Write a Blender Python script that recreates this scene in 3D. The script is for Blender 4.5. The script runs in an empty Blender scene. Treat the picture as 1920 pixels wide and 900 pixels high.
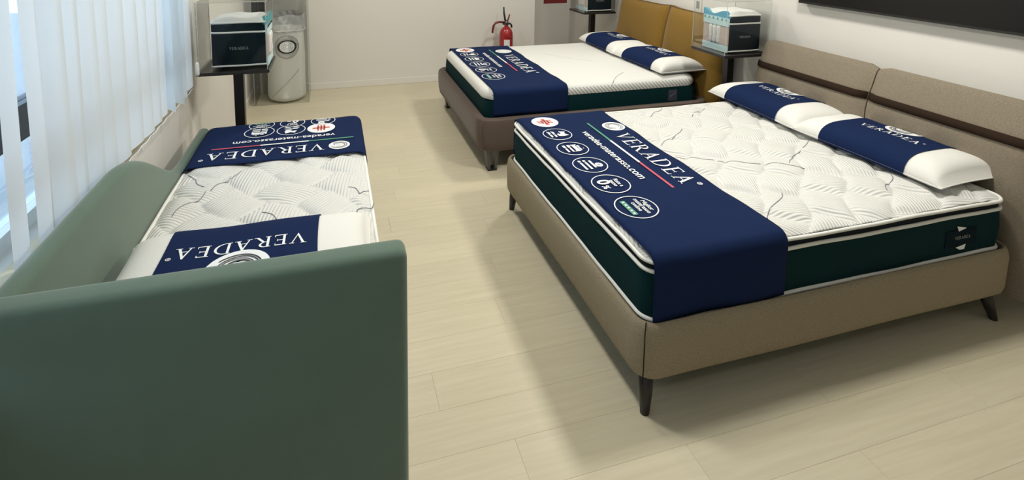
import bpy, bmesh, math, random
from mathutils import Vector, Matrix
random.seed(7)
PI = math.pi
SC = bpy.context.scene
COL = SC.collection

# ------------------------------------------------------------------ camera
def setup_camera():
    f, cx, cy = 990.27, 900.65, -8.51
    yaw, pit, rol = (math.radians(a) for a in (15.7348, 6.6766, 0.4863))
    F = Vector((math.sin(yaw)*math.cos(pit), math.cos(yaw)*math.cos(pit), -math.sin(pit)))
    R = Vector((math.cos(yaw), -math.sin(yaw), 0))
    U = R.cross(F)
    R2 = math.cos(rol)*R + math.sin(rol)*U
    U2 = -math.sin(rol)*R + math.cos(rol)*U
    cam = bpy.data.cameras.new('camera')
    cam.sensor_width = 36.0
    cam.sensor_fit = 'HORIZONTAL'
    cam.lens = f/1920*36
    cam.shift_x = (960-cx)/1920
    cam.shift_y = (cy-450)/1920
    cam.clip_start = 0.05
    o = bpy.data.objects.new('camera', cam)
    M = Matrix((R2, U2, -F)).transposed().to_4x4()
    M.translation = Vector((-1.1433, -1.6412, 1.8795))
    o.matrix_world = M
    COL.objects.link(o)
    SC.camera = o
setup_camera()

# ------------------------------------------------------------------ world, lights, exposure
W = bpy.data.worlds.new('world')
SC.world = W
W.use_nodes = True
bgn = W.node_tree.nodes['Background']
bgn.inputs[0].default_value = (0.62, 0.80, 1.0, 1)
bgn.inputs[1].default_value = 3.6
SC.view_settings.view_transform = 'Standard'
SC.view_settings.look = 'None'
SC.view_settings.gamma = 1
SC.view_settings.use_curve_mapping = False
SC.view_settings.exposure = 0.0
CEIL = 2.85
LAMPS = [(1.25, 0.45, 38, 'taupe bed'), (1.25, 2.75, 30, 'brown bed'), (-0.75, -1.9, 6.5, 'near end of the aisle'), (-0.75, 0.8, 30, 'middle of the aisle'), (-0.75, 3.4, 20, 'far end of the aisle')]
LAMP_COL = (1.0, 0.968, 0.885)

# ------------------------------------------------------------------ helpers
def tag(o, label=None, cat=None, group=None, kind=None):
    if label: o['label'] = label
    if cat: o['category'] = cat
    if group: o['group'] = group
    if kind: o['kind'] = kind
    return o

def thing(name, label, cat, loc=(0, 0, 0), rz=0.0, group=None):
    o = bpy.data.objects.new(name, None)
    COL.objects.link(o)
    o.location = loc
    o.rotation_euler = (0, 0, rz)
    o.empty_display_size = 0.05
    return tag(o, label, cat, group)

def obj(name, me, mat=None, parent=None, smooth=False, label=None):
    if mat is not None:
        for m in (mat if isinstance(mat, (list, tuple)) else [mat]):
            me.materials.append(m)
    o = bpy.data.objects.new(name, me)
    COL.objects.link(o)
    if parent: o.parent = parent
    if smooth:
        for p in me.polygons: p.use_smooth = True
    if label: o['label'] = label
    return o

def pyd(name, V, Fc, mat=None, parent=None, smooth=False, label=None):
    me = bpy.data.meshes.new(name)
    me.from_pydata([tuple(v) for v in V], [], Fc)
    me.update()
    return obj(name, me, mat, parent, smooth, label)

def bm_done(bm, name, mat, parent=None, smooth=False, label=None):
    bmesh.ops.recalc_face_normals(bm, faces=bm.faces)
    me = bpy.data.meshes.new(name)
    bm.to_mesh(me); bm.free()
    return obj(name, me, mat, parent, smooth, label)

def bm_box(bm, x0, x1, y0, y1, z0, z1, r=0.0, seg=2):
    ret = bmesh.ops.create_cube(bm, size=1.0)
    vs = ret['verts']
    for v in vs:
        v.co = Vector(((x0+x1)/2+v.co.x*(x1-x0), (y0+y1)/2+v.co.y*(y1-y0), (z0+z1)/2+v.co.z*(z1-z0)))
    if r > 0:
        es = list({e for v in vs for e in v.link_edges})
        bmesh.ops.bevel(bm, geom=es, offset=r, segments=seg, profile=0.5, affect='EDGES')

def box(name, x0, x1, y0, y1, z0, z1, mat, parent=None, r=0.0, seg=2, label=None):
    bm = bmesh.new()
    bm_box(bm, x0, x1, y0, y1, z0, z1, r, seg)
    o = bm_done(bm, name, mat, parent, r > 0.004, label)
    if r > 0.004: autosmooth(o)
    return o

def autosmooth(o, ang=35):
    me = o.data
    for p in me.polygons: p.use_smooth = True
    bm = bmesh.new(); bm.from_mesh(me)
    for e in bm.edges:
        if len(e.link_faces) == 2 and e.calc_face_angle(0) > math.radians(ang): e.smooth = False
    bm.to_mesh(me); bm.free()

def frames(pts, closed=False):
    n = len(pts); out = []
    for i in range(n):
        a = pts[(i-1) % n] if (closed or i > 0) else pts[i]
        b = pts[(i+1) % n] if (closed or i < n-1) else pts[i]
        t = (Vector(b)-Vector(a)).normalized()
        up = Vector((0, 0, 1)) if abs(t.z) < 0.9 else Vector((0, 1, 0))
        s = t.cross(up).normalized()
        out.append((s, s.cross(t).normalized()))
    return out

def tube_data(pts, r, k=8, closed=False, sz=1.0):
    V, Fc = [], []
    fr = frames(pts, closed); n = len(pts)
    for i, p in enumerate(pts):
        s, u = fr[i]
        ri = r[i] if isinstance(r, (list, tuple)) else r
        for j in range(k):
            a = 2*PI*j/k
            V.append(Vector(p)+s*math.cos(a)*ri+u*math.sin(a)*ri*sz)
    for i in range(n if closed else n-1):
        for j in range(k):
            a, b = i*k+j, i*k+(j+1) % k
            c, d = ((i+1) % n)*k+(j+1) % k, ((i+1) % n)*k+j
            Fc.append((a, b, c, d))
    if not closed:
        Fc.append(tuple(range(k))[::-1]); Fc.append(tuple((n-1)*k+j for j in range(k)))
    return V, Fc

def tube(name, pts, r, mat, parent=None, k=8, closed=False, sz=1.0, label=None):
    V, Fc = tube_data(pts, r, k, closed, sz)
    return pyd(name, V, Fc, mat, parent, True, label)

def lathe(name, prof, mat, parent=None, k=24, cx=0, cy=0, label=None):
    V, Fc = [], []
    for r, z in prof:
        for j in range(k):
            a = 2*PI*j/k
            V.append((cx+r*math.cos(a), cy+r*math.sin(a), z))
    for i in range(len(prof)-1):
        for j in range(k):
            Fc.append((i*k+j, i*k+(j+1) % k, (i+1)*k+(j+1) % k, (i+1)*k+j))
    Fc.append(tuple(range(k))[::-1]); Fc.append(tuple((len(prof)-1)*k+j for j in range(k)))
    o = pyd(name, V, Fc, mat, parent, True, label)
    autosmooth(o, 40)
    return o

def rr_loop(W, L, rc, inset=0.0, nc=8, ns=1):
    """rounded rectangle, x in -W/2..W/2, y in 0..L, counter-clockwise"""
    a, b, r = W/2-inset, L-2*inset, max(rc-inset, 0.004)
    y0 = inset
    P = []
    cs = [(a-r, y0+r, -PI/2), (a-r, y0+b-r, 0), (-a+r, y0+b-r, PI/2), (-a+r, y0+r, PI)]
    for q in range(4):
        cxx, cyy, a0 = cs[q]
        for i in range(nc+1):
            t = a0+PI/2*i/nc
            P.append((cxx+r*math.cos(t), cyy+r*math.sin(t)))
        if ns > 1:
            nx, ny, na = cs[(q+1) % 4]
            e0 = P[-1]; e1 = (nx+r*math.cos(na), ny+r*math.sin(na))
            for i in range(1, ns):
                P.append((e0[0]+(e1[0]-e0[0])*i/ns, e0[1]+(e1[1]-e0[1])*i/ns))
    return P

def loft(name, sections, mat, parent=None, cap0=True, cap1=False, smooth=True, close=False):
    """sections: list of lists of 3d points of equal length"""
    V, Fc = [], []
    k = len(sections[0])
    for s in sections: V += [tuple(p) for p in s]
    n = len(sections)
    for i in range(n if close else n-1):
        for j in range(k):
            Fc.append((i*k+j, i*k+(j+1) % k, ((i+1) % n)*k+(j+1) % k, ((i+1) % n)*k+j))
    if cap0: Fc.append(tuple(range(k))[::-1])
    if cap1: Fc.append(tuple((n-1)*k+j for j in range(k)))
    o = pyd(name, V, Fc, mat, parent, smooth)
    if smooth: autosmooth(o, 40)
    return o

# ------------------------------------------------------------------ materials
MATS = {}
def srgb(r, g, b):
    f = lambda c: (c/255/12.92) if c/255 <= 0.04045 else ((c/255+0.055)/1.055)**2.4
    return (f(r), f(g), f(b), 1)

def pmat(name, col, rough=0.6, metal=0.0, spec=0.5, sheen=0.0, noise=0.0, nscale=40, bump=0.0, bscale=200, stretch=(1, 1, 1), coat=0.0, coords='Object', sheen_rough=0.4):
    if name in MATS: return MATS[name]
    m = bpy.data.materials.new(name); m.use_nodes = True
    nt = m.node_tree; b = nt.nodes['Principled BSDF']
    b.inputs['Base Color'].default_value = col
    b.inputs['Roughness'].default_value = rough
    b.inputs['Metallic'].default_value = metal
    b.inputs['Specular IOR Level'].default_value = spec
    b.inputs['Sheen Weight'].default_value = sheen
    b.inputs['Sheen Roughness'].default_value = sheen_rough
    b.inputs['Coat Weight'].default_value = coat
    if noise or bump:
        tc = nt.nodes.new('ShaderNodeTexCoord'); mp = nt.nodes.new('ShaderNodeMapping')
        mp.inputs['Scale'].default_value = stretch
        nt.links.new(tc.outputs[coords], mp.inputs['Vector'])
    if noise:
        n = nt.nodes.new('ShaderNodeTexNoise'); n.inputs['Scale'].default_value = nscale
        n.inputs['Detail'].default_value = 5
        nt.links.new(mp.outputs[0], n.inputs['Vector'])
        r = nt.nodes.new('ShaderNodeMix'); r.data_type = 'RGBA'
        lo = tuple(c*(1-noise) for c in col[:3])+(1,); hi = tuple(min(1, c*(1+noise)) for c in col[:3])+(1,)
        r.inputs['A'].default_value = lo; r.inputs['B'].default_value = hi
        nt.links.new(n.outputs['Fac'], r.inputs['Factor'])
        nt.links.new(r.outputs['Result'], b.inputs['Base Color'])
    if bump:
        n2 = nt.nodes.new('ShaderNodeTexNoise'); n2.inputs['Scale'].default_value = bscale
        n2.inputs['Detail'].default_value = 3
        nt.links.new(mp.outputs[0], n2.inputs['Vector'])
        bp = nt.nodes.new('ShaderNodeBump'); bp.inputs['Strength'].default_value = bump; bp.inputs['Distance'].default_value = 0.003
        nt.links.new(n2.outputs['Fac'], bp.inputs['Height']); nt.links.new(bp.outputs[0], b.inputs['Normal'])
    MATS[name] = m
    return m

def emis(name, col, s):
    m = bpy.data.materials.new(name); m.use_nodes = True
    b = m.node_tree.nodes['Principled BSDF']
    b.inputs['Base Color'].default_value = (0.9, 0.9, 0.9, 1)
    b.inputs['Emission Color'].default_value = col; b.inputs['Emission Strength'].default_value = s
    return m

def glassy(name, tint=(0.985, 0.992, 0.99), fac=0.06, rough=0.03, milk=0.0):
    m = bpy.data.materials.new(name); m.use_nodes = True
    nt = m.node_tree; nt.nodes.clear()
    out = nt.nodes.new('ShaderNodeOutputMaterial')
    tr = nt.nodes.new('ShaderNodeBsdfTransparent'); tr.inputs[0].default_value = tint+(1,)
    gl = nt.nodes.new('ShaderNodeBsdfGlossy'); gl.inputs['Roughness'].default_value = rough
    lw = nt.nodes.new('ShaderNodeFresnel'); lw.inputs[0].default_value = 1.25
    mx = nt.nodes.new('ShaderNodeMixShader')
    mu = nt.nodes.new('ShaderNodeMath'); mu.operation = 'MULTIPLY_ADD'
    mu.inputs[1].default_value = 0.5; mu.inputs[2].default_value = fac*0.1
    nt.links.new(lw.outputs[0], mu.inputs[0]); nt.links.new(mu.outputs[0], mx.inputs[0])
    nt.links.new(tr.outputs[0], mx.inputs[1]); nt.links.new(gl.outputs[0], mx.inputs[2])
    last = mx
    if milk:
        df = nt.nodes.new('ShaderNodeBsdfDiffuse'); df.inputs[0].default_value = (0.85, 0.87, 0.87, 1)
        m2 = nt.nodes.new('ShaderNodeMixShader'); m2.inputs[0].default_value = milk
        nt.links.new(mx.outputs[0], m2.inputs[1]); nt.links.new(df.outputs[0], m2.inputs[2]); last = m2
    nt.links.new(last.outputs[0], out.inputs[0])
    return m

def floor_material():
    m = bpy.data.materials.new('laminate'); m.use_nodes = True
    nt = m.node_tree; b = nt.nodes['Principled BSDF']
    tc = nt.nodes.new('ShaderNodeTexCoord'); mp = nt.nodes.new('ShaderNodeMapping')
    mp.inputs['Scale'].default_value = (1.2, 22, 1)
    oi = nt.nodes.new('ShaderNodeObjectInfo')
    add = nt.nodes.new('ShaderNodeVectorMath'); add.operation = 'ADD'
    geo = nt.nodes.new('ShaderNodeNewGeometry')
    cmb = nt.nodes.new('ShaderNodeCombineXYZ')
    ml = nt.nodes.new('ShaderNodeMath'); ml.operation = 'MULTIPLY'; ml.inputs[1].default_value = 37
    nt.links.new(oi.outputs['Random'], ml.inputs[0]); nt.links.new(ml.outputs[0], cmb.inputs[0]); nt.links.new(ml.outputs[0], cmb.inputs[2])
    nt.links.new(geo.outputs['Position'], add.inputs[0]); nt.links.new(cmb.outputs[0], add.inputs[1])
    nt.links.new(add.outputs[0], mp.inputs['Vector'])
    n = nt.nodes.new('ShaderNodeTexNoise'); n.inputs['Scale'].default_value = 2.2; n.inputs['Detail'].default_value = 8; n.inputs['Distortion'].default_value = 0.6
    nt.links.new(mp.outputs[0], n.inputs['Vector'])
    mix = nt.nodes.new('ShaderNodeMix'); mix.data_type = 'RGBA'
    mix.inputs['A'].default_value = (0.56, 0.505, 0.365, 1); mix.inputs['B'].default_value = (0.62, 0.565, 0.42, 1)
    rmp = nt.nodes.new('ShaderNodeMapRange'); rmp.inputs[1].default_value = 0.3; rmp.inputs[2].default_value = 0.7
    nt.links.new(n.outputs['Fac'], rmp.inputs[0]); nt.links.new(rmp.outputs[0], mix.inputs['Factor'])
    hs = nt.nodes.new('ShaderNodeHueSaturation')
    mr = nt.nodes.new('ShaderNodeMapRange'); mr.inputs[3].default_value = 0.97; mr.inputs[4].default_value = 1.03
    nt.links.new(oi.outputs['Random'], mr.inputs[0]); nt.links.new(mr.outputs[0], hs.inputs['Value'])
    nt.links.new(mix.outputs['Result'], hs.inputs['Color']); nt.links.new(hs.outputs[0], b.inputs['Base Color'])
    b.inputs['Roughness'].default_value = 0.36
    b.inputs['Specular IOR Level'].default_value = 0.35
    bp = nt.nodes.new('ShaderNodeBump'); bp.inputs['Strength'].default_value = 0.06; bp.inputs['Distance'].default_value = 0.002
    nt.links.new(n.outputs['Fac'], bp.inputs['Height']); nt.links.new(bp.outputs[0], b.inputs['Normal'])
    return m

def quilt_material():
    m = bpy.data.materials.new('quilted_white'); m.use_nodes = True
    nt = m.node_tree; b = nt.nodes['Principled BSDF']
    b.inputs['Base Color'].default_value = (0.68, 0.68, 0.65, 1); b.inputs['Roughness'].default_value = 0.85
    b.inputs['Sheen Weight'].default_value = 0.15
    at = nt.nodes.new('ShaderNodeAttribute'); at.attribute_name = 'rib'
    s = nt.nodes.new('ShaderNodeMath'); s.operation = 'SINE'
    nt.links.new(at.outputs['Fac'], s.inputs[0])
    bp = nt.nodes.new('ShaderNodeBump'); bp.inputs['Strength'].default_value = 0.8; bp.inputs['Distance'].default_value = 0.0022
    nt.links.new(s.outputs[0], bp.inputs['Height']); nt.links.new(bp.outputs[0], b.inputs['Normal'])
    return m

def knit_white(name, stripes=False):
    m = bpy.data.materials.new(name); m.use_nodes = True
    nt = m.node_tree; b = nt.nodes['Principled BSDF']
    b.inputs['Roughness'].default_value = 0.85; b.inputs['Sheen Weight'].default_value = 0.15
    b.inputs['Base Color'].default_value = (0.68, 0.68, 0.65, 1)
    tc = nt.nodes.new('ShaderNodeTexCoord')
    sp = nt.nodes.new('ShaderNodeSeparateXYZ'); nt.links.new(tc.outputs['Object'], sp.inputs[0])
    a = nt.nodes.new('ShaderNodeMath'); a.operation = 'MULTIPLY_ADD'; a.inputs[1].default_value = 0.9
    nt.links.new(sp.outputs['Z'], a.inputs[0]); nt.links.new(sp.outputs['Y'], a.inputs[2])
    k = nt.nodes.new('ShaderNodeMath'); k.operation = 'MULTIPLY'; k.inputs[1].default_value = 2*PI/0.033
    nt.links.new(a.outputs[0], k.inputs[0])
    s = nt.nodes.new('ShaderNodeMath'); s.operation = 'SINE'; nt.links.new(k.outputs[0], s.inputs[0])
    if stripes:
        g = nt.nodes.new('ShaderNodeMapRange'); g.inputs[1].default_value = 0.35; g.inputs[2].default_value = 0.75
        nt.links.new(s.outputs[0], g.inputs[0])
        mx = nt.nodes.new('ShaderNodeMix'); mx.data_type = 'RGBA'
        mx.inputs['A'].default_value = (0.68, 0.68, 0.65, 1); mx.inputs['B'].default_value = (0.30, 0.30, 0.28, 1)
        nt.links.new(g.outputs[0], mx.inputs['Factor']); nt.links.new(mx.outputs['Result'], b.inputs['Base Color'])
    n = nt.nodes.new('ShaderNodeTexNoise'); n.inputs['Scale'].default_value = 90
    nt.links.new(tc.outputs['Object'], n.inputs['Vector'])
    bp = nt.nodes.new('ShaderNodeBump'); bp.inputs['Strength'].default_value = 0.35; bp.inputs['Distance'].default_value = 0.002
    nt.links.new(n.outputs['Fac'], bp.inputs['Height']); nt.links.new(bp.outputs[0], b.inputs['Normal'])
    return m

def blind_material():
    m = bpy.data.materials.new('blind_fabric'); m.use_nodes = True
    nt = m.node_tree; nt.nodes.clear()
    out = nt.nodes.new('ShaderNodeOutputMaterial')
    d = nt.nodes.new('ShaderNodeBsdfDiffuse'); d.inputs[0].default_value = (0.74, 0.75, 0.73, 1)
    t = nt.nodes.new('ShaderNodeBsdfTranslucent'); t.inputs[0].default_value = (0.70, 0.74, 0.76, 1)
    mx = nt.nodes.new('ShaderNodeMixShader'); mx.inputs[0].default_value = 0.36
    tc = nt.nodes.new('ShaderNodeTexCoord'); mp = nt.nodes.new('ShaderNodeMapping'); mp.inputs['Scale'].default_value = (60, 60, 400)
    n = nt.nodes.new('ShaderNodeTexNoise'); n.inputs['Scale'].default_value = 1
    nt.links.new(tc.outputs['Object'], mp.inputs[0]); nt.links.new(mp.outputs[0], n.inputs['Vector'])
    bp = nt.nodes.new('ShaderNodeBump'); bp.inputs['Strength'].default_value = 0.25; bp.inputs['Distance'].default_value = 0.001
    nt.links.new(n.outputs['Fac'], bp.inputs['Height']); nt.links.new(bp.outputs[0], d.inputs['Normal'])
    nt.links.new(d.outputs[0], mx.inputs[1]); nt.links.new(t.outputs[0], mx.inputs[2]); nt.links.new(mx.outputs[0], out.inputs[0])
    return m

M_floor = floor_material()
M_joint = pmat('floor_joint', (0.36, 0.32, 0.24, 1), 0.8)
M_wall = pmat('wall_paint', (0.72, 0.70, 0.655, 1), 0.75, noise=0.025, nscale=2.0, bump=0.08, bscale=120)
M_ceil = pmat('ceiling_paint', (0.78, 0.77, 0.74, 1), 0.9)
M_base = pmat('skirting_white', (0.75, 0.73, 0.68, 1), 0.45)
M_green = pmat('green_velvet', (0.116, 0.172, 0.134, 1), 0.85, sheen=0.45, noise=0.08, nscale=9, bump=0.15, bscale=350, spec=0.2)
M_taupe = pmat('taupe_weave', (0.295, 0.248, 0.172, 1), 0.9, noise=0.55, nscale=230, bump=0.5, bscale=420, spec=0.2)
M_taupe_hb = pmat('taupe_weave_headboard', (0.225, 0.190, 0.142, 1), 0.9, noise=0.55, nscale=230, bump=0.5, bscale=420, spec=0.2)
M_band = pmat('brown_band', (0.028, 0.017, 0.011, 1), 0.9, spec=0.1)
M_brown = pmat('brown_suede', (0.115, 0.085, 0.070, 1), 0.9, sheen=0.2, noise=0.15, nscale=120, bump=0.3, bscale=400, spec=0.2)
M_mustard = pmat('mustard_fabric', (0.205, 0.117, 0.020, 1), 0.85, sheen=0.25, noise=0.12, nscale=60, bump=0.3, bscale=300, spec=0.2)
M_mustard_pipe = pmat('mustard_piping', (0.12, 0.065, 0.012, 1), 0.8)
M_navy = pmat('navy_cloth', (0.0062, 0.0165, 0.062, 1), 0.9, noise=0.12, nscale=160, bump=0.15, bscale=500, spec=0.12)
M_teal = pmat('teal_border', (0.0022, 0.0235, 0.0275, 1), 0.9, noise=0.2, nscale=220, bump=0.3, bscale=380, spec=0.12)
M_darknavy = pmat('dark_border', (0.006, 0.012, 0.017, 1), 0.8, spec=0.3)
M_bordernavy = pmat('navy_border', (0.004, 0.012, 0.019, 1), 0.9, spec=0.1)
M_white = pmat('white_piping', (0.78, 0.78, 0.74, 1), 0.7)
M_quilt = quilt_material()
M_knit = knit_white('knit_white')
M_knit_str = knit_white('knit_striped', True)
M_pillow = pmat('pillow_white', (0.72, 0.715, 0.68, 1), 0.8, sheen=0.1, bump=0.25, bscale=160)
M_print = pmat('white_print', (0.80, 0.82, 0.84, 1), 0.6)
M_print_b = pmat('black_print', (0.02, 0.02, 0.022, 1), 0.6)
M_print_g = pmat('grey_print', (0.42, 0.42, 0.41, 1), 0.6)
M_red_p = pmat('red_print', (0.62, 0.10, 0.07, 1), 0.6)
M_grn_p = pmat('green_print', (0.06, 0.27, 0.17, 1), 0.6)
M_pink_p = pmat('rose_print', (0.50, 0.07, 0.12, 1), 0.6)
M_thread = pmat('grey_thread', (0.22, 0.22, 0.25, 1), 0.8)
M_black = pmat('black_lacquer', (0.010, 0.009, 0.009, 1), 0.35)
M_leg = pmat('black_wood', (0.012, 0.010, 0.009, 1), 0.4)
M_chrome = pmat('grey_metal', (0.12, 0.12, 0.125, 1), 0.35, metal=0.8)
M_acryl = glassy('acrylic')
M_acryl_e = pmat('acrylic_edge', (0.50, 0.52, 0.51, 1), 0.25)
M_glass = glassy('window_glass', (0.93, 0.97, 1.0))
M_bag = glassy('plastic_film', (0.94, 0.96, 0.97), 0.2, 0.12, milk=0.35)
M_red = pmat('extinguisher_red', (0.33, 0.012, 0.014, 1), 0.3, coat=0.3)
M_blackplastic = pmat('black_plastic', (0.012, 0.012, 0.012, 1), 0.5)
M_tv = pmat('tv_screen', (0.004, 0.004, 0.0045, 1), 0.22)
M_blind = blind_material()
M_plastic = pmat('white_plastic', (0.75, 0.76, 0.76, 1), 0.4)
M_sill = pmat('sill_stone', (0.56, 0.47, 0.30, 1), 0.5, noise=0.08, nscale=14)
M_winframe = pmat('window_frame_dark', (0.03, 0.032, 0.035, 1), 0.4)
M_winframe_w = pmat('window_frame_white', (0.8, 0.82, 0.83, 1), 0.4)
M_foam_b = pmat('foam_blue', (0.10, 0.36, 0.52, 1), 0.8)
M_foam_l = pmat('foam_pale', (0.55, 0.74, 0.76, 1), 0.8)
M_foam_t = pmat('foam_teal', (0.05, 0.33, 0.36, 1), 0.8)
M_spring = pmat('pocket_spring', (0.74, 0.73, 0.72, 1), 0.8, bump=0.3, bscale=60)
M_spring_p = pmat('spring_pocket_beige', (0.55, 0.46, 0.42, 1), 0.85)
M_grey_sock = pmat('socket_grey', (0.25, 0.25, 0.24, 1), 0.5)
M_pave = pmat('pavement', (0.42, 0.43, 0.44, 1), 0.9, noise=0.15, nscale=3)
M_facade = pmat('facade', (0.50, 0.47, 0.42, 1), 0.9, noise=0.1, nscale=2)

# ------------------------------------------------------------------ room shell
XL, XR, YB, YF, YR = -2.06, 2.30, 4.84, -4.4, 5.60
def build_room():
    s = dict(kind='structure')
    fl = tag(box('floor', XL-0.1, XR+0.1, YF-0.1, YR+0.1, -0.10, -0.009, M_joint), 'pale laminate plank floor', **s)
    wdt, ln = 0.188, 1.29
    cache = {}
    j0 = int(math.floor((YF-0.403)/wdt)); y = 0.403+j0*wdt; row = 0
    while y < YR:
        off = (row*0.53) % 1.0*ln
        if row == -j0-1: off = (-0.772-XL) % ln          # a butt joint seen in the aisle
        x = XL-ln+off
        while x < XR:
            x0, x1 = max(x, XL), min(x+ln, XR); y0, y1 = max(y, YF), min(y+wdt, YR)
            if x1-x0 > 0.02 and y1-y0 > 0.02:
                key = (round(x1-x0, 3), round(y1-y0, 3))
                if key not in cache:
                    bm = bmesh.new(); g = 0.0002
                    bm_box(bm, g, key[0]-g, g, key[1]-g, -0.008, 0.0, 0.0004, 1)
                    bmesh.ops.recalc_face_normals(bm, faces=bm.faces)
                    me = bpy.data.meshes.new('plank'); bm.to_mesh(me); bm.free()
                    me.materials.append(M_floor); cache[key] = me
                o = bpy.data.objects.new('plank', cache[key]); COL.objects.link(o)
                o.location = (x0, y0, 0); o.parent = fl
            x += ln
        y += wdt; row += 1
    XS = 1.434
    tag(box('wall_back', XL, XS, YB, YB+0.12, 0, CEIL, M_wall), 'off-white back wall', **s)
    bm = bmesh.new()
    bm_box(bm, XS, XR, YR, YR+0.12, 0, CEIL); bm_box(bm, XS-0.10, XS, YB+0.12, YR+0.12, 0, CEIL)
    tag(bm_done(bm, 'wall_recess', M_wall), 'off-white wall of the recess behind the far bed', **s)
    tag(box('trim_1', 1.70, 1.85, YR-0.03, YR, 0, CEIL, M_wall), 'shallow pilaster on the recess wall', **s)
    tag(box('wall_right', XR, XR+0.12, YF, YR+0.12, 0, CEIL, M_wall), 'white right wall behind the headboards', **s)
    tag(box('wall_front', XL, XR, YF-0.12, YF, 0, CEIL, M_wall), 'wall behind the viewer', **s)
    tag(box('ceiling', XL-0.12, XR+0.12, YF-0.12, YR+0.12, CEIL, CEIL+0.1, M_ceil), 'white ceiling', **s)
    # left wall with a wide window opening
    wy0, wy1, wz0, wz1 = -3.2, 2.02, 0.88, 2.45
    bm = bmesh.new()
    bm_box(bm, XL-0.2, XL, YF-0.12, YB+0.12, 0, wz0); bm_box(bm, XL-0.2, XL, YF-0.12, YB+0.12, wz1, CEIL)
    bm_box(bm, XL-0.2, XL, YF-0.12, wy0, wz0, wz1); bm_box(bm, XL-0.2, XL, wy1, YB+0.12, wz0, wz1)
    tag(bm_done(bm, 'wall_left', M_wall), 'off-white window wall on the left', **s)
    wn = bpy.data.objects.new('window_1', None); COL.objects.link(wn); wn.location = (XL-0.12, wy0, wz0)
    tag(wn, 'wide shop window behind the vertical blind', **s)
    H, Wd = wz1-wz0, wy1-wy0
    bm = bmesh.new()
    bm_box(bm, -0.03, 0.03, 0, Wd, 0.0, 0.05); bm_box(bm, -0.03, 0.03, 0, Wd, H-0.06, H)
    bm_box(bm, -0.03, 0.03, 0, 0.05, 0.05, H-0.06); bm_box(bm, -0.03, 0.03, Wd-0.05, Wd, 0.05, H-0.06)
    bm_done(bm, 'window_frame', M_winframe_w, wn)
    box('transom', -0.03, 0.03, 0.05, Wd-0.05, 0.30, 0.42, M_winframe, wn)
    ms = [0.05, 1.3, 2.55, 3.95, Wd-0.05]
    for k in range(4):
        if k: box('mullion', -0.028, 0.028, ms[k]-0.02, ms[k]+0.02, 0.05, H-0.06, M_winframe_w, wn)
        box('pane', -0.003, 0.003, ms[k]+0.02, ms[k+1]-0.02, 0.05, 0.30, M_glass, wn)
        box('pane', -0.003, 0.003, ms[k]+0.02, ms[k+1]-0.02, 0.42, H-0.06, M_glass, wn)
    box('window_sill', 0.09, 0.135, 0.0, Wd+0.02, -0.03, 0.012, M_sill, wn, 0.006)
    # skirting
    tag(box('baseboard_back', XL+0.012, XS, YB-0.012, YB, 0.0005, 0.08, M_base, None, 0.003), 'white skirting along the back wall', **s)
    tag(box('baseboard_left', XL, XL+0.012, YF, YB, 0.0005, 0.08, M_base, None, 0.003), 'white skirting along the window wall', **s)
    tag(box('baseboard_right', XR-0.012, XR, YF, YR, 0.0005, 0.08, M_base, None, 0.003), 'white skirting along the right wall', **s)
    # outside the window
    tag(box('outside_pavement', -9, XL-0.25, -8, 10, 0.25, 0.35, M_pave), 'pale pavement outside the window', **s)
    fc = tag(box('outside_facade', -9.3, -9, -8, 10, 0.3, 3.0, M_facade), 'low pale wall across the street', **s)
    for k in range(6): box('window_panel', -9.02, -8.97, -7+k*3, -5.2+k*3, 1.2, 2.4, M_winframe, fc)
build_room()

# ------------------------------------------------------------------ flat lettering built as outlines
def quad(P): return [(list(P), [tuple(range(len(P)))])]
def rect(x0, x1, y0, y1): return quad([(x0, y0), (x1, y0), (x1, y1), (x0, y1)])
def band(cx, cy, rx, ry, a0, a1, tx, ty, n=14):
    V = []
    for i in range(n+1):
        a = a0+(a1-a0)*i/n
        V.append((cx+rx*math.cos(a), cy+ry*math.sin(a))); V.append((cx+(rx-tx)*math.cos(a), cy+(ry-ty)*math.sin(a)))
    return [(V, [(2*i, 2*i+2, 2*i+3, 2*i+1) for i in range(n)])]
def disc(cx, cy, rx, ry, n=28):
    V = [(cx, cy)]+[(cx+rx*math.cos(2*PI*i/n), cy+ry*math.sin(2*PI*i/n)) for i in range(n)]
    return [(V, [(0, 1+i, 1+(i+1) % n) for i in range(n)])]
def ring(cx, cy, r, t, n=36, ry=None):
    return band(cx, cy, r, ry or r, 0, 2*PI, t, t, n)
def LV(): return quad([(0.06, 1), (0.20, 1), (0.47, 0.16), (0.42, 0)])+quad([(0.42, 0), (0.76, 1), (0.70, 1), (0.45, 0.22)])+rect(-0.02, 0.28, 0.955, 1)+rect(0.60, 0.86, 0.955, 1), 0.84
def LE(): return rect(0.08, 0.21, 0, 1)+rect(0.21, 0.60, 0.94, 1)+rect(0.21, 0.50, 0.48, 0.54)+rect(0.21, 0.64, 0, 0.06)+rect(0.56, 0.60, 0.82, 0.94)+rect(0.47, 0.50, 0.41, 0.61)+rect(0.60, 0.64, 0.06, 0.19)+rect(0, 0.08, 0.955, 1)+rect(0, 0.08, 0, 0.045), 0.66
def LR(): return rect(0.08, 0.21, 0, 1)+band(0.26, 0.74, 0.33, 0.26, -PI/2, PI/2, 0.12, 0.055)+rect(0.21, 0.28, 0.945, 1)+rect(0.21, 0.28, 0.48, 0.535)+quad([(0.30, 0.50), (0.44, 0.50), (0.80, 0), (0.65, 0)])+rect(0, 0.08, 0.955, 1)+rect(0, 0.30, 0, 0.045)+rect(0.74, 0.88, 0, 0.04), 0.82
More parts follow.
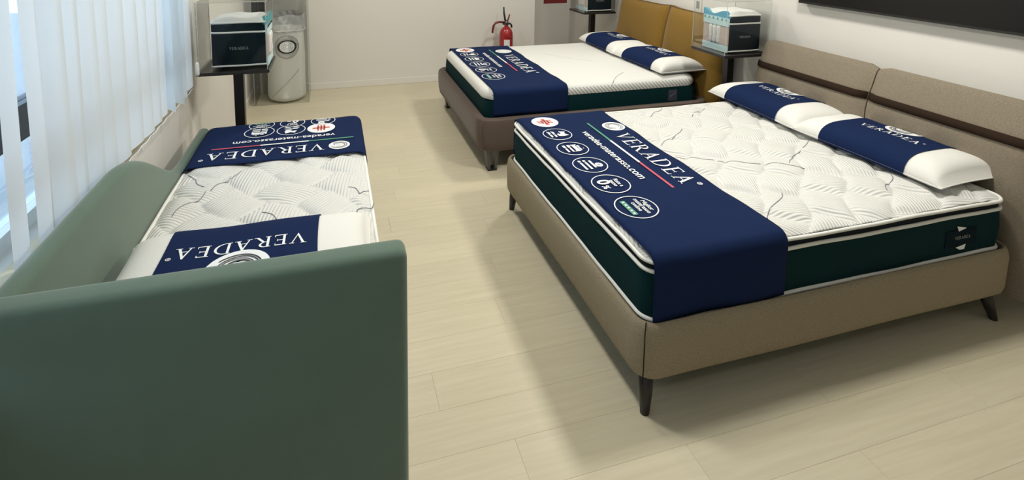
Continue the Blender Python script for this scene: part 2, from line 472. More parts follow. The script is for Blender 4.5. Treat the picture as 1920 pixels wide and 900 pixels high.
def LA(): return quad([(0.10, 0), (0.16, 0), (0.42, 0.78), (0.40, 1)])+quad([(0.40, 1), (0.36, 0.90), (0.64, 0), (0.79, 0), (0.45, 1)])+rect(0.22, 0.58, 0.31, 0.36)+rect(0, 0.27, 0, 0.045)+rect(0.56, 0.88, 0, 0.045), 0.84
def LD(): return rect(0.08, 0.21, 0, 1)+band(0.28, 0.5, 0.56, 0.5, -PI/2, PI/2, 0.13, 0.055, 20)+rect(0.21, 0.29, 0.945, 1)+rect(0.21, 0.29, 0, 0.055)+rect(0, 0.08, 0.955, 1)+rect(0, 0.08, 0, 0.045), 0.88
def wordmark(width, reg=True):
    """the serif word, x 0..width, cap height returned with shapes"""
    S = []; x = 0.0
    for fn in (LV, LE, LR, LA, LD, LE, LA):
        sh, w = fn()
        for V, Fc in sh: S.append(([(a+x, b) for a, b in V], Fc))
        x += w+0.16
    tot = x-0.16
    if reg:
        S += ring(tot+0.22, 0.88, 0.13, 0.035, 18); S += rect(tot+0.17, tot+0.20, 0.81, 0.95)+rect(tot+0.20, tot+0.27, 0.91, 0.95)+rect(tot+0.20, tot+0.27, 0.86, 0.89)
    k = width/tot
    return [([(a*k, b*k) for a, b in V], Fc) for V, Fc in S], k
def shift(S, dx, dy, k=1.0): return [([(a*k+dx, b*k+dy) for a, b in V], Fc) for V, Fc in S]

TXT = {}
def text_shapes(s, size, bold=0.0, align='LEFT', sx=1.0):
    key = (s, bold, align)
    if key not in TXT:
        cu = bpy.data.curves.new('t', 'FONT'); cu.body = s; cu.size = 1.0; cu.align_x = align; cu.offset = bold
        cu.resolution_u = 3; cu.fill_mode = 'FRONT'
        o = bpy.data.objects.new('t', cu); COL.objects.link(o)
        bpy.context.view_layer.update()
        me = bpy.data.meshes.new_from_object(o.evaluated_get(bpy.context.evaluated_depsgraph_get()))
        TXT[key] = ([(v.co.x, v.co.y) for v in me.vertices], [tuple(p.vertices) for p in me.polygons])
        bpy.data.objects.remove(o); bpy.data.curves.remove(cu); bpy.data.meshes.remove(me)
    V, Fc = TXT[key]
    return [([(a*size*sx, b*size) for a, b in V], Fc)]

def flat(name, layers, mapf, parent, label=None):
    """layers: list of (shapes, material, lift); mapf(x,y,lift)->3d"""
    V, Fc, mi, mats = [], [], [], []
    for S, m, lift in layers:
        if m not in mats: mats.append(m)
        for sv, sf in S:
            b = len(V)
            V += [mapf(x, y, lift) for x, y in sv]
            for f in sf: Fc.append(tuple(b+i for i in f)); mi.append(mats.index(m))
    o = pyd(name, V, Fc, mats, parent, False, label)
    for p, i in zip(o.data.polygons, mi): p.material_index = i
    bm = bmesh.new(); bm.from_mesh(o.data)
    for f in bm.faces:
        f.normal_update()
        if f.normal.z < -0.2: f.normal_flip()
    bm.to_mesh(o.data); bm.free()
    return o

def emblem(cx, cy, rx, ry, detail=True):
    """oval disc with swirling contour rings"""
    L = [(disc(cx, cy, rx, ry), M_print, 0.0)]
    S = []
    if detail:
        for k, (q, t, ox) in enumerate(((0.80, 0.045, 0.03), (0.70, 0.04, 0.0), (0.60, 0.035, 0.03), (0.50, 0.05, -0.01), (0.28, 0.03, 0.05), (0.15, 0.03, 0.06))):
            m = M_print_b if k < 4 else M_print_g
            L.append((band(cx+ox*rx, cy, rx*q, ry*q*0.98, 0.3*k, 0.3*k+1.75*PI, rx*t, ry*t, 30), m, 0.0006))
    else:
        L.append((band(cx, cy, rx*0.78, ry*0.8, 0, 2*PI, rx*0.07, ry*0.07, 26), M_print_g, 0.0006))
        L.append((band(cx+rx*0.05, cy, rx*0.52, ry*0.55, 0, 2*PI, rx*0.05, ry*0.05, 26), M_print_g, 0.0006))
    return L

# ------------------------------------------------------------------ mattresses
def sdf_rr(x, y, W, L, rc):
    qx, qy = abs(x)-(W/2-rc), abs(y-L/2)-(L/2-rc)
    return math.hypot(max(qx, 0), max(qy, 0))+min(max(qx, qy), 0)-rc

def quilt_cell(x, y):
    th = math.radians(-44); a = x*math.cos(th)+y*math.sin(th); b = -x*math.sin(th)+y*math.cos(th)
    b2 = b/0.185+0.10*math.sin(2*PI*a/0.50)+20
    r = math.floor(b2); t = b2-r
    a2 = a/0.25+(r*0.41) % 1.0+20+0.07*math.sin(2*PI*b/0.37)
    c = math.floor(a2); s = a2-c
    pt = (1-abs(2*t-1)**3.2)
    ps = min(1.0, 0.25+s/0.5)*(1.0 if s < 0.84 else (lambda q: q*q*(3-2*q))((1-s)/0.16))
    if s < 0.10: ps *= s/0.10
    h = max(pt, 0)**0.62*ps
    k = (r*5+c*2) % 3
    ang = th+(PI/2, PI/2+0.62, 0.35)[k]
    return h, ang

def quilt_top(name, W, L, rc, z0, rise, mat, parent, step=0.007, ty=None, amp=0.021):
    nx, ny = int(W/step), int(L/step)
    V, rib = [], []
    for j in range(ny+1):
        for i in range(nx+1):
            x, y = -W/2+W*i/nx, L*j/ny
            d = sdf_rr(x, y, W, L, rc)
            if d > 0:                                     # pull corner points back on the rounded outline
                cxx = math.copysign(W/2-rc, x); cyy = rc if y < L/2 else L-rc
                vx, vy = x-cxx, y-cyy; l = math.hypot(vx, vy)
                x, y, d = cxx+vx/l*rc, cyy+vy/l*rc, 0
            q = min(-d/0.08, 1.0); f = 1-(1-q)**2.2
            h, ph = quilt_cell(x, y)
            V.append((x, y, z0+rise*f-amp+amp*(h*f+(1-f))))
    Fc = [(j*(nx+1)+i, j*(nx+1)+i+1, (j+1)*(nx+1)+i+1, (j+1)*(nx+1)+i) for j in range(ny) for i in range(nx)]
    o = pyd(name, V, Fc, mat, parent, True)
    for fc in Fc:                                         # rib direction is constant inside each quilted cell
        mx = sum(V[i][0] for i in fc)/4; my = sum(V[i][1] for i in fc)/4
        an = quilt_cell(mx, my)[1]; sn, cs = math.sin(an)*2*PI/0.0155, math.cos(an)*2*PI/0.0155
        for i in fc: rib.append(-V[i][0]*sn+V[i][1]*cs)
    at = o.data.attributes.new('rib', 'FLOAT', 'CORNER'); at.data.foreach_set('value', rib)
    return o

def wavy(P, z, amp, seed):
    out = []
    for i, (x, y) in enumerate(P):
        out.append((x, y, z+amp*math.sin(x*9+y*7+seed)+amp*0.6*math.sin(x*23-y*17+seed*2)))
    return out

def top_z(W, L, z0, rise):
    def f(x, y):
        q = max(0.0, min(min(W/2-abs(x), y, L-y)/0.07, 1.0))
        return z0+rise*math.sqrt(max(0, 1-(1-q)**2))
    return f

def accent(W, L, z, parent, lines):
    for k, (x, y, ln, ang) in enumerate(lines):
        pts = []
        for i in range(11):
            t = (i/10-0.5)*ln
            w = 0.012*math.sin(i/10*PI*2)
            px, py = x+t*math.cos(ang)-w*math.sin(ang), y+t*math.sin(ang)+w*math.cos(ang)
            h, _ = quilt_cell(px, py)
            pts.append((px, py, z-0.021+0.021*h+0.0008))
        tube('accent_thread', pts, 0.0022, M_thread, parent, 5)

def pillowtop_mattress(label, loc, rz, W, L, zb, zm, zt, lines, group, sides):
    t = thing('mattress', label, 'mattress', (loc[0], loc[1], zb-0.008), rz, group)
    o = zb-0.008; zb2, zm2, zt2 = 0.008, zm-o, zt-o
    rc = 0.07
    P = lambda ins: rr_loop(W, L, rc, ins, 8, 24)
    secs = [(0.0, 0.02), (zb2, 0.004), (0.5*(zb2+zm2), -0.004), (zm2-0.004, 0.003)]
    loft('side_border', [[(x, y, z) for x, y in P(i)] for z, i in secs], sides[0], t)
    secs = [(zm2-0.004, 0.003), (zm2+0.012, 0.012), (zt2-0.012, 0.012), (zt2, 0.006)]
    loft('upper_border', [[(x, y, z) for x, y in P(i)] for z, i in secs], sides[1], t, cap0=False)
    for z, s, r in ((zb2, 1.0, 0.0092), (zm2, 2.0, 0.008), (zt2, 3.1, 0.008)):
        tube('piping', wavy(P(0.002), z, 0.0018, s), r, M_white, t, 8, True)
    quilt_top('quilted_top', W-0.008, L-0.004, rc, zt2, 0.028, M_quilt, t)
    accent(W, L, zt2+0.028, t, lines)
    return t, o

# ------------------------------------------------------------------ printed bed runner
ICON_TXT = [None, ('Dispositivo', 'medico'), ('100 notti', 'di prova'), ('Spedizione', 'omaggio'), None, None]
def icon(kind, cx, cy, r):
    """round printed badges; x right, y up"""
    L = []
    if kind == 0:
        L.append((disc(cx, cy, r, r, 36), M_print, 0))
        S = rect(cx-0.62*r, cx-0.28*r, cy-0.12*r, cy+0.14*r)+rect(cx+0.28*r, cx+0.62*r, cy-0.12*r, cy+0.14*r)
        for k in range(3):
            y = cy+(k-1)*0.22*r
            S += rect(cx-0.30*r, cx+0.30*r, y-0.05*r, y+0.07*r)
            x = cx+(k-1)*0.22*r
            S += rect(x-0.06*r, x+0.06*r, cy-0.58*r, cy+0.58*r)
        L.append((S, M_red_p, 0.0006)); return L
    L.append((ring(cx, cy, r, 0.055*r, 40), M_print, 0))
    S = []
    def lines(ts, y, size, gap, bold=0.02):
        for i, s in enumerate(ts): S.extend(shift(text_shapes(s, size, bold, 'CENTER'), cx, y-i*gap))
    if kind == 1:                                           # shield-like pillow drawing over two lines of print
        S += quad([(cx-0.42*r, cy+0.22*r), (cx-0.28*r, cy+0.66*r), (cx, cy+0.50*r), (cx+0.34*r, cy+0.70*r), (cx+0.44*r, cy+0.26*r), (cx+0.1*r, cy+0.12*r), (cx-0.1*r, cy+0.28*r)])
        S += quad([(cx-0.1*r, cy+0.10*r), (cx+0.44*r, cy+0.22*r), (cx+0.34*r, cy-0.02*r), (cx+0.02*r, cy-0.04*r)])
        for y in (-0.30, -0.60): S += rect(cx-0.55*r, cx+0.50*r, cy+y*r, cy+(y+0.06)*r)+rect(cx-0.45*r, cx-0.1*r, cy+(y+0.05)*r, cy+(y+0.17)*r)+rect(cx+0.05*r, cx+0.42*r, cy+(y+0.05)*r, cy+(y+0.15)*r)
    elif kind == 2:                                         # bed drawing
        S += rect(cx-0.50*r, cx-0.42*r, cy+0.0*r, cy+0.42*r)+rect(cx-0.42*r, cx+0.50*r, cy+0.08*r, cy+0.34*r)+rect(cx+0.42*r, cx+0.50*r, cy-0.02*r, cy+0.08*r)
        S += disc(cx-0.22*r, cy+0.46*r, 0.14*r, 0.09*r, 12)+rect(cx-0.05*r, cx+0.40*r, cy+0.38*r, cy+0.50*r)+disc(cx+0.15*r, cy+0.66*r, 0.05*r, 0.05*r, 8)
        for y in (-0.22, -0.52): S += rect(cx-0.52*r, cx-0.12*r, cy+y*r, cy+(y+0.17)*r)+rect(cx-0.04*r, cx+0.50*r, cy+(y+0.02)*r, cy+(y+0.15)*r)
    elif kind == 3:                                         # rolled mattress drawing
        S += rect(cx-0.50*r, cx+0.42*r, cy+0.10*r, cy+0.24*r)+band(cx+0.14*r, cy+0.48*r, 0.26*r, 0.22*r, 0, 2*PI, 0.16*r, 0.14*r, 20)+disc(cx+0.14*r, cy+0.48*r, 0.05*r, 0.045*r, 10)
        for y in (-0.22, -0.52): S += rect(cx-0.60*r, cx-0.40*r, cy+y*r, cy+(y+0.16)*r)+rect(cx-0.32*r, cx+0.56*r, cy+(y+0.02)*r, cy+(y+0.15)*r)
    elif kind == 4:
        lines(['Rate a', 'tasso'], cy+0.34*r, 0.33*r, 0.28*r)
        S += shift(text_shapes('0', 0.95*r, 0.03), cx-0.46*r, cy-0.62*r); S += shift(text_shapes('%', 0.52*r, 0.02), cx+0.14*r, cy-0.60*r)
    elif kind == 5:
        lines(['Miglior', 'materasso', 'online'], cy+0.48*r, 0.32*r, 0.27*r, 0.015)
        L.append((rect(cx-0.62*r, cx+0.62*r, cy-0.52*r, cy-0.26*r), M_grn_p, 0.0))
        for k in range(5):
            x, y, q = cx+(k-2)*0.245*r, cy-0.39*r, 0.10*r
            V = [(x, y)]+[(x+(q if i % 2 == 0 else q*0.42)*math.sin(PI*i/5), y+(q if i % 2 == 0 else q*0.42)*math.cos(PI*i/5)) for i in range(10)]
            S.append((V, [(0, 1+i, 1+(i+1) % 10) for i in range(10)]))
    L.append((S, M_print, 0.0006))
    return L

def runner(label, loc, rz, W, y0, y1, zlow, ztop, mat_dim, prints, group, dip=0.02):
    """cloth band across a mattress; local x right seen from the foot, y to the head"""
    t = thing('bed_runner', label, 'bed runner', (loc[0], loc[1], zlow), rz, group)
    T = ztop-zlow
    path = []
    a = W/2+0.0125; r = 0.05
    for i in range(7): path.append((-a, T*i/7*(1-r/T), i/7))
    for i in range(7):
        an = PI-PI/2*i/6; path.append((-a+r+r*math.cos(an), T-r+r*math.sin(an), 1))
    for i in range(1, 40): path.append((-a+r+(2*a-2*r)*i/40, T, 1))
    for i in range(7):
        an = PI/2-PI/2*i/6; path.append((a-r+r*math.cos(an), T-r+r*math.sin(an), 1))
    for i in range(6, -1, -1): path.append((a, T*i/7*(1-r/T), i/7))
    ny = 26; V = []; n = len(path)
    for j in range(ny+1):
        y = y0+(y1-y0)*j/ny
        q = max(0.0, min(y/0.07, 1.0)); d = dip*(1-math.sqrt(max(0, 1-(1-q)**2)))
        for (x, z, w) in path:
            wob = 0.0016*math.sin(x*11+y*9)+0.001*math.sin(x*29-y*21)
            side = 0.004*math.sin(y*14+1)*(1-w)*math.copysign(1, x)
            edge = 0.0 if j < ny else 0.004*math.sin(x*13)
            V.append((x+side, y+edge, z-d*w*min(1, z/T)+wob*(1 if w == 1 else 0.2)))
    Fc = [(j*n+i, j*n+i+1, (j+1)*n+i+1, (j+1)*n+i) for j in range(ny) for i in range(n-1)]
    o = pyd('cloth', V, Fc, M_navy, t, True)
    md = o.modifiers.new('thick', 'SOLIDIFY'); md.thickness = 0.003; md.offset = -1
    mp = lambda x, y, l: (x, y, T+0.0042+l-dip*(1-math.sqrt(max(0, 1-(1-max(0.0, min(y/0.07, 1.0)))**2))))
    P = prints
    wm, k = wordmark(P['ww'])
    flat('wordmark', [(shift(wm, P['wx'], P['wy']), M_print, 0)], mp, t, 'white serif lettering')
    flat('emblem', emblem(P['lx'], P['ly'], P['lr'], P['lr'], P.get('fine', True)), mp, t)
    s0, s1, sy, sh = P['s0'], P['s1'], P['sy'], P['sh']
    for q, (f0, f1, m) in enumerate(((0, 0.33, M_grn_p), (0.33, 0.67, M_print), (0.67, 1.0, M_pink_p))):
        V4 = []
        S = rect(s0+(s1-s0)*f0, s0+(s1-s0)*f1, sy, sy+sh)
        flat('tricolour_stripe', [(S, m, 0)], mp, t)
    url = text_shapes('veradea-materasso.com', 1.0, 0.012)
    xs = [v[0] for v in url[0][0]]; ku = P['uw']/(max(xs)-min(xs))
    flat('web_address', [(shift(url, P['ux'], P['uy'], ku), M_print, 0)], mp, t)
    for i, (cx, cy, r) in enumerate(P['icons']):
        flat('round_badge', icon(i, cx, cy, r), mp, t)
    return t

# ------------------------------------------------------------------ pillows
def pillow(label, loc, rz, A, B, H, group, tilt=0.0, word=0.30, sleeve=0.58, seed=0, detail=False, emx=0.0, er=0.088, ey=0.52):
    t = thing('pillow', label, 'pillow', loc, rz, group)
    t.rotation_euler = (tilt, 0, rz)
    def surf(u, v, off=0.0, top=True):
        x = A*u*(1-0.035*(1-v*v)); y = B*v*(1-0.06*(1-u*u))
        g = max(0.0, (1-abs(u)**9)*(1-abs(v)**4.0))**0.5
        if top: z = H*0.24+H*0.76*g+off+0.003*math.sin(7*u+seed)*g
        else: z = H*0.24*(1-g)
        return (x, y, z)
    def shell(name, u0, u1, off, mat, nu, nv, close):
        V = []; Fc = []
        ring_n = 2*nv
        for i in range(nu+1):
            u = u0+(u1-u0)*i/nu
            for j in range(nv+1):
                v = -math.cos(PI*j/nv)
                p = surf(u, v, off); V.append((p[0], p[1]+off*v, p[2]))
            for j in range(nv-1, 0, -1):
                v = -math.cos(PI*j/nv)
                p = surf(u, v, off, False); V.append((p[0], p[1]+off*v, max(p[2]-off, 0.001) if off else p[2]))
        for i in range(nu):
            for j in range(ring_n):
                Fc.append((i*ring_n+j, (i+1)*ring_n+j, (i+1)*ring_n+(j+1) % ring_n, i*ring_n+(j+1) % ring_n))
        if close:
            Fc.append(tuple(range(ring_n))); Fc.append(tuple(nu*ring_n+j for j in range(ring_n))[::-1])
        return pyd(name, V, Fc, mat, t, True)
    shell('cushion', -1, 1, 0.0, M_pillow, 44, 22, True)
    # edge seam
    pts = []
    for i in range(80):
        q = i/80*4; s, f = int(q), q-int(q); f = 2*f-1
        u, v = ((f, -1), (1, f), (-f, 1), (-1, -f))[s]
        p = surf(u, v); pts.append((p[0]*1.003, p[1]*1.003, p[2]))
    tube('seam', pts, 0.0028, M_pillow, t, 6, True)
    su = sleeve
    o = shell('sleeve', -su+emx, su+emx, 0.004, M_navy, 24, 22, False)
    o['label'] = 'navy printed cloth sleeve'
    def mp(x, y, l):
        p = surf(x/A, max(-0.95, min(0.95, y/B/0.97)), 0.0062+l); return (x, y, p[2])
    wm, k = wordmark(word)
    wm = shift(wm, -word/2+emx*A, -0.10*B)
    flat('wordmark', [(wm, M_print, 0)], mp, t, 'white serif lettering')
    flat('emblem', emblem(emx*A, ey*B, er, er, True), mp, t)
    return t

# ------------------------------------------------------------------ large taupe bed
def big_bed():
    t = thing('upholstered_bed', 'taupe upholstered double bed frame with banded headboard on black tapered legs', 'bed', (0, 0.80, 0), -PI/2)
    Wm, L = 1.60, 1.99
    def P(o): return [(x, y-o) for x, y in rr_loop(Wm+2*o, L+2*o, 0.05+o, 0, 6, 12)]
    secs = [(0.150, 0.002), (0.152, 0.022), (0.162, 0.034), (0.19, 0.042), (0.34, 0.044), (0.372, 0.038), (0.386, 0.031), (0.390, 0.023), (0.386, 0.015), (0.370, 0.0115), (0.16, 0.0115)]
    loft('rail', [[(x, y, z+0.002*math.sin(x*8+y*6)) for x, y in P(o)] for z, o in secs], M_taupe, t, False, False, True)
    loft('base_platform', [[(x, y, z) for x, y in P(-0.004)] for z in (0.175, 0.366)], M_blackplastic, t, True, True, False)
    tube('corner_seam', [(0.80+0.035, -0.028, 0.16), (0.80+0.040, -0.031, 0.25), (0.80+0.034, -0.027, 0.36), (0.805, -0.005, 0.390)], 0.0025, M_band, t, 5)
    for sx in (-1, 1):
        for y, dy in ((0.02, -0.012), (1.915, 0.062)):
            x = sx*0.785
            V, Fc = tube_data([(x, y, 0.16), (x+sx*0.012, y+dy*0.5, 0.08), (x+sx*0.02, y+dy, 0.0)], [0.030, 0.025, 0.018], 16)
            V = [Vector((v.x, v.y, max(0.0, v.z))) for v in V]
            pyd('leg', V, Fc, M_leg, t, True)
    # headboard: two padded panels, lower half upright, upper half leaning back, brown band in the fold
    prof = [(2.035, 0.12), (2.03, 0.30), (2.03, 0.55), (2.036, 0.80), (2.048, 0.868), (2.056, 0.885), (2.058, 0.897), (2.062, 0.91), (2.088, 0.97), (2.118, 1.04), (2.136, 1.066), (2.158, 1.078), (2.185, 1.072), (2.205, 1.05), (2.215, 1.0), (2.20, 0.6), (2.19, 0.12)]
    for sx in (-1, 1):
        x0, x1 = (0.004, 0.89) if sx > 0 else (-0.89, -0.004)
        secs = []
        N = 14
        for i in range(N+1):
            f = i/N; x = x0+(x1-x0)*f
            e = min(f, 1-f)*(x1-x0)/0.05; e = min(1, e); puff = math.sqrt(max(0, 1-(1-e)**2))
            mid = Vector((2.13, 0.6))
            ring_ = []
            for (y, z) in prof:
                front = y < 2.13
                w_ = max(-1, min(1, (2.15-y)/0.08)); yy = y+(0.03 if w_ > 0 else 0.012)*w_*(1-puff); zz = z-0.02*(1-puff)*max(0, min(1, (z-0.92)/0.14))
                ring_.append((x, yy, zz))
            secs.append(ring_)
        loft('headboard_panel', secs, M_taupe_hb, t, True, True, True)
        V, Fc = [], []
        for i in range(N+1):
            f = i/N; x = x0+(x1-x0)*f
            e = min(1, min(f, 1-f)*(x1-x0)/0.05); puff = math.sqrt(max(0, 1-(1-e)**2)); d = 0.03*(1-puff)
            for (y, z) in ((2.0465, 0.868), (2.0530, 0.890), (2.0585, 0.914)): V.append((x, y+d-0.004, z))
        for i in range(N):
            for j in range(2): Fc.append((i*3+j, (i+1)*3+j, (i+1)*3+j+1, i*3+j+1))
        o = pyd('headboard_band', V, Fc, M_band, t, True)
        md = o.modifiers.new('thick', 'SOLIDIFY'); md.thickness = 0.006; md.offset = 0
    return t
big_bed()
LINES1 = [(0.8-Y, X, l, math.radians(w+90)) for X, Y, l, w in ((0.85, 1.05, 0.34, 34), (0.81, 0.22, 0.33, 35), (1.45, 0.69, 0.5, 32), (1.33, 1.42, 0.27, 34), (0.78, 0.75, 0.2, -29), (0.98, 0.64, 0.22, -25), (1.20, 0.55, 0.2, -25), (1.55, 0.25, 0.22, 33), (1.02, 1.47, 0.2, 34), (1.80, 0.22, 0.2, -28))]
pillowtop_mattress('thick white quilted double mattress with dark teal sides on the taupe bed', (0, 0.80), -PI/2, 1.60, 1.99, 0.379, 0.581, 0.622, LINES1, 'pillow-top mattresses', (M_teal, M_darknavy))
PR1 = dict(ww=0.665, wx=-0.345, wy=0.495, lx=-0.468, ly=0.570, lr=0.072, s0=-0.56, s1=0.345, sy=0.425, sh=0.014, uw=0.655, ux=-0.43, uy=0.325,
           icons=[(-0.649, 0.172, 0.088), (-0.434, 0.166, 0.090), (-0.212, 0.162, 0.092), (0.009, 0.158, 0.094), (0.231, 0.156, 0.096), (0.461, 0.154, 0.098)])
runner('navy printed runner across the foot of the quilted mattress on the taupe bed', (0, 0.80), -PI/2, 1.60, 0.018, 0.655, 0.385, 0.657, None, PR1, 'navy bed runners', 0.024)
pillow('white pillow with navy sleeve at the near side of the taupe banded headboard', (1.865, 0.50, 0.651), -PI/2+0.03, 0.415, 0.235, 0.125, 'printed pillows', seed=1, word=0.32)
pillow('white pillow with navy sleeve at the far side of the taupe banded headboard', (1.865, 1.29, 0.651), -PI/2-0.03, 0.415, 0.235, 0.125, 'printed pillows', seed=4, word=0.32)
def side_tag(name, parent_label, loc, rz, w, h, text):
    t = thing(name, parent_label, 'label', loc, rz)
    return t
def bed_label(mat_root, W, y, z, big):
    """woven label sewn on the mattress side, local +x face"""
    a = W/2+0.0052
    mp = lambda x, zz, l: (a+l, y+x, z+zz)
    if big:
        flat('woven_label', [(rect(-0.10, 0.10, -0.04, 0.04), M_bordernavy, 0), (quad([(-0.035, 0.062), (0.03, 0.046), (-0.02, 0.034)]), M_print, 0.0008), (quad([(-0.03, -0.045), (0.035, -0.035), (0.028, -0.060), (0.0, -0.06)]), M_print, 0.0008),
             (shift(wordmark(0.10, False)[0], -0.04, -0.006), M_print_g, 0.0008)], mp, mat_root)
    else:
        flat('woven_label', [(rect(-0.045, 0.045, -0.05, 0.05), pmat('label_grey', (0.035, 0.04, 0.06, 1), 0.7), 0), (quad([(-0.03, 0.0), (0.035, 0.03), (0.03, 0.012), (-0.03, -0.02)]), pmat('label_violet', (0.10, 0.10, 0.15, 1), 0.7), 0.0008), (quad([(-0.03, 0.035), (0.03, 0.042), (0.03, 0.036), (-0.03, 0.028)]), pmat('label_violet', (0.1, 0.1, 0.15, 1), 0.7), 0.0008)], mp, mat_root)
MT1 = [o for o in COL.objects if o.name == 'mattress'][0]
bed_label(MT1, 1.60, 1.68, 0.105, True)

# ------------------------------------------------------------------ brown bed with mustard headboard
def brown_bed():
    t = thing('upholstered_bed', 'brown upholstered double bed frame with mustard cushion headboard', 'bed', (0.003, 3.03, 0), -PI/2)
    Wm, L = 1.60, 1.98
    def P(o): return [(x, y-o) for x, y in rr_loop(Wm+2*o, L+2*o, 0.05+o, 0, 6, 10)]
    secs = [(0.162, 0.012), (0.166, 0.040), (0.185, 0.060), (0.24, 0.072), (0.33, 0.077), (0.40, 0.076), (0.425, 0.068), (0.436, 0.050), (0.436, 0.025), (0.425, 0.006), (0.40, -0.001), (0.17, -0.001)]
    loft('rail', [[(x, y, z) for x, y in P(o)] for z, o in secs], M_brown, t, False, False, True)
    loft('base_platform', [[(x, y, z) for x, y in P(-0.004)] for z in (0.19, 0.400)], M_blackplastic, t, True, True, False)
    tube('corner_seam', [(0.80+0.045, -0.042, 0.17), (0.80+0.058, -0.056, 0.28), (0.80+0.058, -0.056, 0.38), (0.80+0.045, -0.042, 0.428)], 0.003, M_brown, t, 5)
    for sx in (-1, 1):
        for y in (0.045, 1.85):
            x = sx*0.79
            bm = bmesh.new()
            for (xa, xb, ya, yb) in ((x-0.035, x+0.035, y-0.05, y-0.02), (x-0.035, x+0.035, y+0.03, y+0.06)):
                bm_box(bm, xa, xb, ya, yb, 0.012, 0.17)
            for v in bm.verts:
                if v.co.z < 0.05: v.co.y = y+0.005+(v.co.y-y-0.005)*0.62
            lg = bm_done(bm, 'leg', M_chrome, t)
            box('foot_pad', x-0.037, x+0.037, y-0.032, y+0.042, 0.0, 0.014, M_blackplastic, lg)
    # two mustard cushions
    for k, (x0, x1) in enumerate(((-0.93, -0.003), (0.003, 0.886))):
        N, K = 16, 26
        V, Fc = [], []
        def sf(f, g, side):
            x = x0+(x1-x0)*f
            z = 0.10+(1.145-0.10)*g+(0.018*abs(2*f-1)**4 if g > 0.9 else 0)
            base = 2.055+0.11*max(0, (g-0.35)/0.65)
            th = 0.075*((1-abs(2*f-1)**6)*(1-max(0, 2*g-1)**7))**0.5+0.012
            wr = 0.010*math.sin(14*g+9*f+k*2)*math.exp(-((g-0.45)/0.25)**2)*(1 if (f > 0.6) == (k == 1) else 0.3)
            return (x, base+0.06-side*(th+wr if side > 0 else 0.03), z)
        for side in (1, -1):
            for j in range(K+1):
                for i in range(N+1): V.append(sf(i/N, j/K, side))
        n1 = (N+1)*(K+1)
        for s in range(2):
            for j in range(K):
                for i in range(N):
                    q = (s*n1+j*(N+1)+i, s*n1+j*(N+1)+i+1, s*n1+(j+1)*(N+1)+i+1, s*n1+(j+1)*(N+1)+i)
                    Fc.append(q if s == 0 else q[::-1])
        bor = [i for i in range(N+1)]+[j*(N+1)+N for j in range(1, K+1)]+[K*(N+1)+i for i in range(N-1, -1, -1)]+[j*(N+1) for j in range(K-1, 0, -1)]
        for a, b in zip(bor, bor[1:]+bor[:1]): Fc.append((b, a, n1+a, n1+b))
        cu = pyd('headboard_cushion', V, Fc, M_mustard, t, True)
        pts = [Vector(sf(0, g/20, 1)) for g in range(6, 21)]+[Vector(sf(i/16, 1, 1)) for i in range(1, 17)]+[Vector(sf(1, g/20, 1)) for g in range(19, 5, -1)]
        tube('piping', pts, 0.006, M_mustard_pipe, cu, 6)
    return t
brown_bed()
def smooth_mattress():
    W, L, zb, zm, zt = 1.60, 1.977, 0.404, 0.563, 0.648
    t = thing('mattress', 'smooth white double mattress with navy sides on the brown bed', 'mattress', (0.003, 3.03, zb), -PI/2)
    P = lambda ins: rr_loop(W, L, 0.09, ins, 8, 20)
    loft('side_border', [[(x, y, z) for x, y in P(i)] for z, i in ((0, 0.02), (0.012, 0.003), (0.08, -0.003), (zm-zb, 0.004))], M_teal, t)
    secs = []
    H = zt-zm
    prof = [(0.0, 0.0), (0.25, -0.006), (0.5, -0.002), (0.68, 0.008), (0.82, 0.022), (0.92, 0.042), (0.975, 0.075), (1.0, 0.14)]
    for q, i in prof: secs.append([(x, y, zm-zb+0.001+H*q) for x, y in rr_loop(W, L, 0.15, i, 8, 20)])
    o = loft('knitted_cover', secs, [M_knit, M_knit_str], t, False, True)
    for p in o.data.polygons:
        if abs(p.normal.x) > 0.75 and len(p.vertices) == 4: p.material_index = 1
    pts = [(0.795-0.0, 1.02, zm-zb+0.015), (0.80, 1.10, zm-zb+0.045), (0.775, 1.13, zt-zb-0.006), (0.70, 1.19, zt-zb+0.0005), (0.62, 1.27, zt-zb+0.001), (0.55, 1.36, zt-zb+0.001)]
    tube('accent_thread', pts, 0.0022, M_thread, t, 5)
    tube('accent_thread', [(-0.3, 0.95, zt-zb+0.001), (-0.05, 1.12, zt-zb+0.001), (0.1, 1.3, zt-zb+0.001)], 0.0015, M_print_g, t, 5)
    bed_label(t, W, 1.70, 0.085, False)
    return t
smooth_mattress()
PR2 = dict(PR1); PR2 = dict(ww=0.70, wx=-0.33, wy=0.50, lx=-0.49, ly=0.565, lr=0.085, s0=-0.60, s1=0.30, sy=0.43, sh=0.014, uw=0.60, ux=-0.47, uy=0.325, fine=False,
           icons=[(-0.63, 0.185, 0.098), (-0.434, 0.18, 0.092), (-0.23, 0.178, 0.094), (-0.02, 0.176, 0.096), (0.195, 0.175, 0.098), (0.42, 0.175, 0.102)])
runner('navy printed runner across the foot of the smooth mattress on the brown bed', (0.003, 3.03), -PI/2, 1.605, 0.055, 0.70, 0.442, 0.653, None, PR2, 'navy bed runners', 0.004)
pillow('white pillow with navy sleeve at the near side of the mustard headboard', (1.83, 2.68, 0.651), -PI/2+0.03, 0.41, 0.235, 0.125, 'printed pillows', seed=2, word=0.32)
pillow('white pillow with navy sleeve at the far side of the mustard headboard', (1.82, 3.44, 0.651), -PI/2-0.02, 0.41, 0.235, 0.125, 'printed pillows', seed=5, word=0.32)

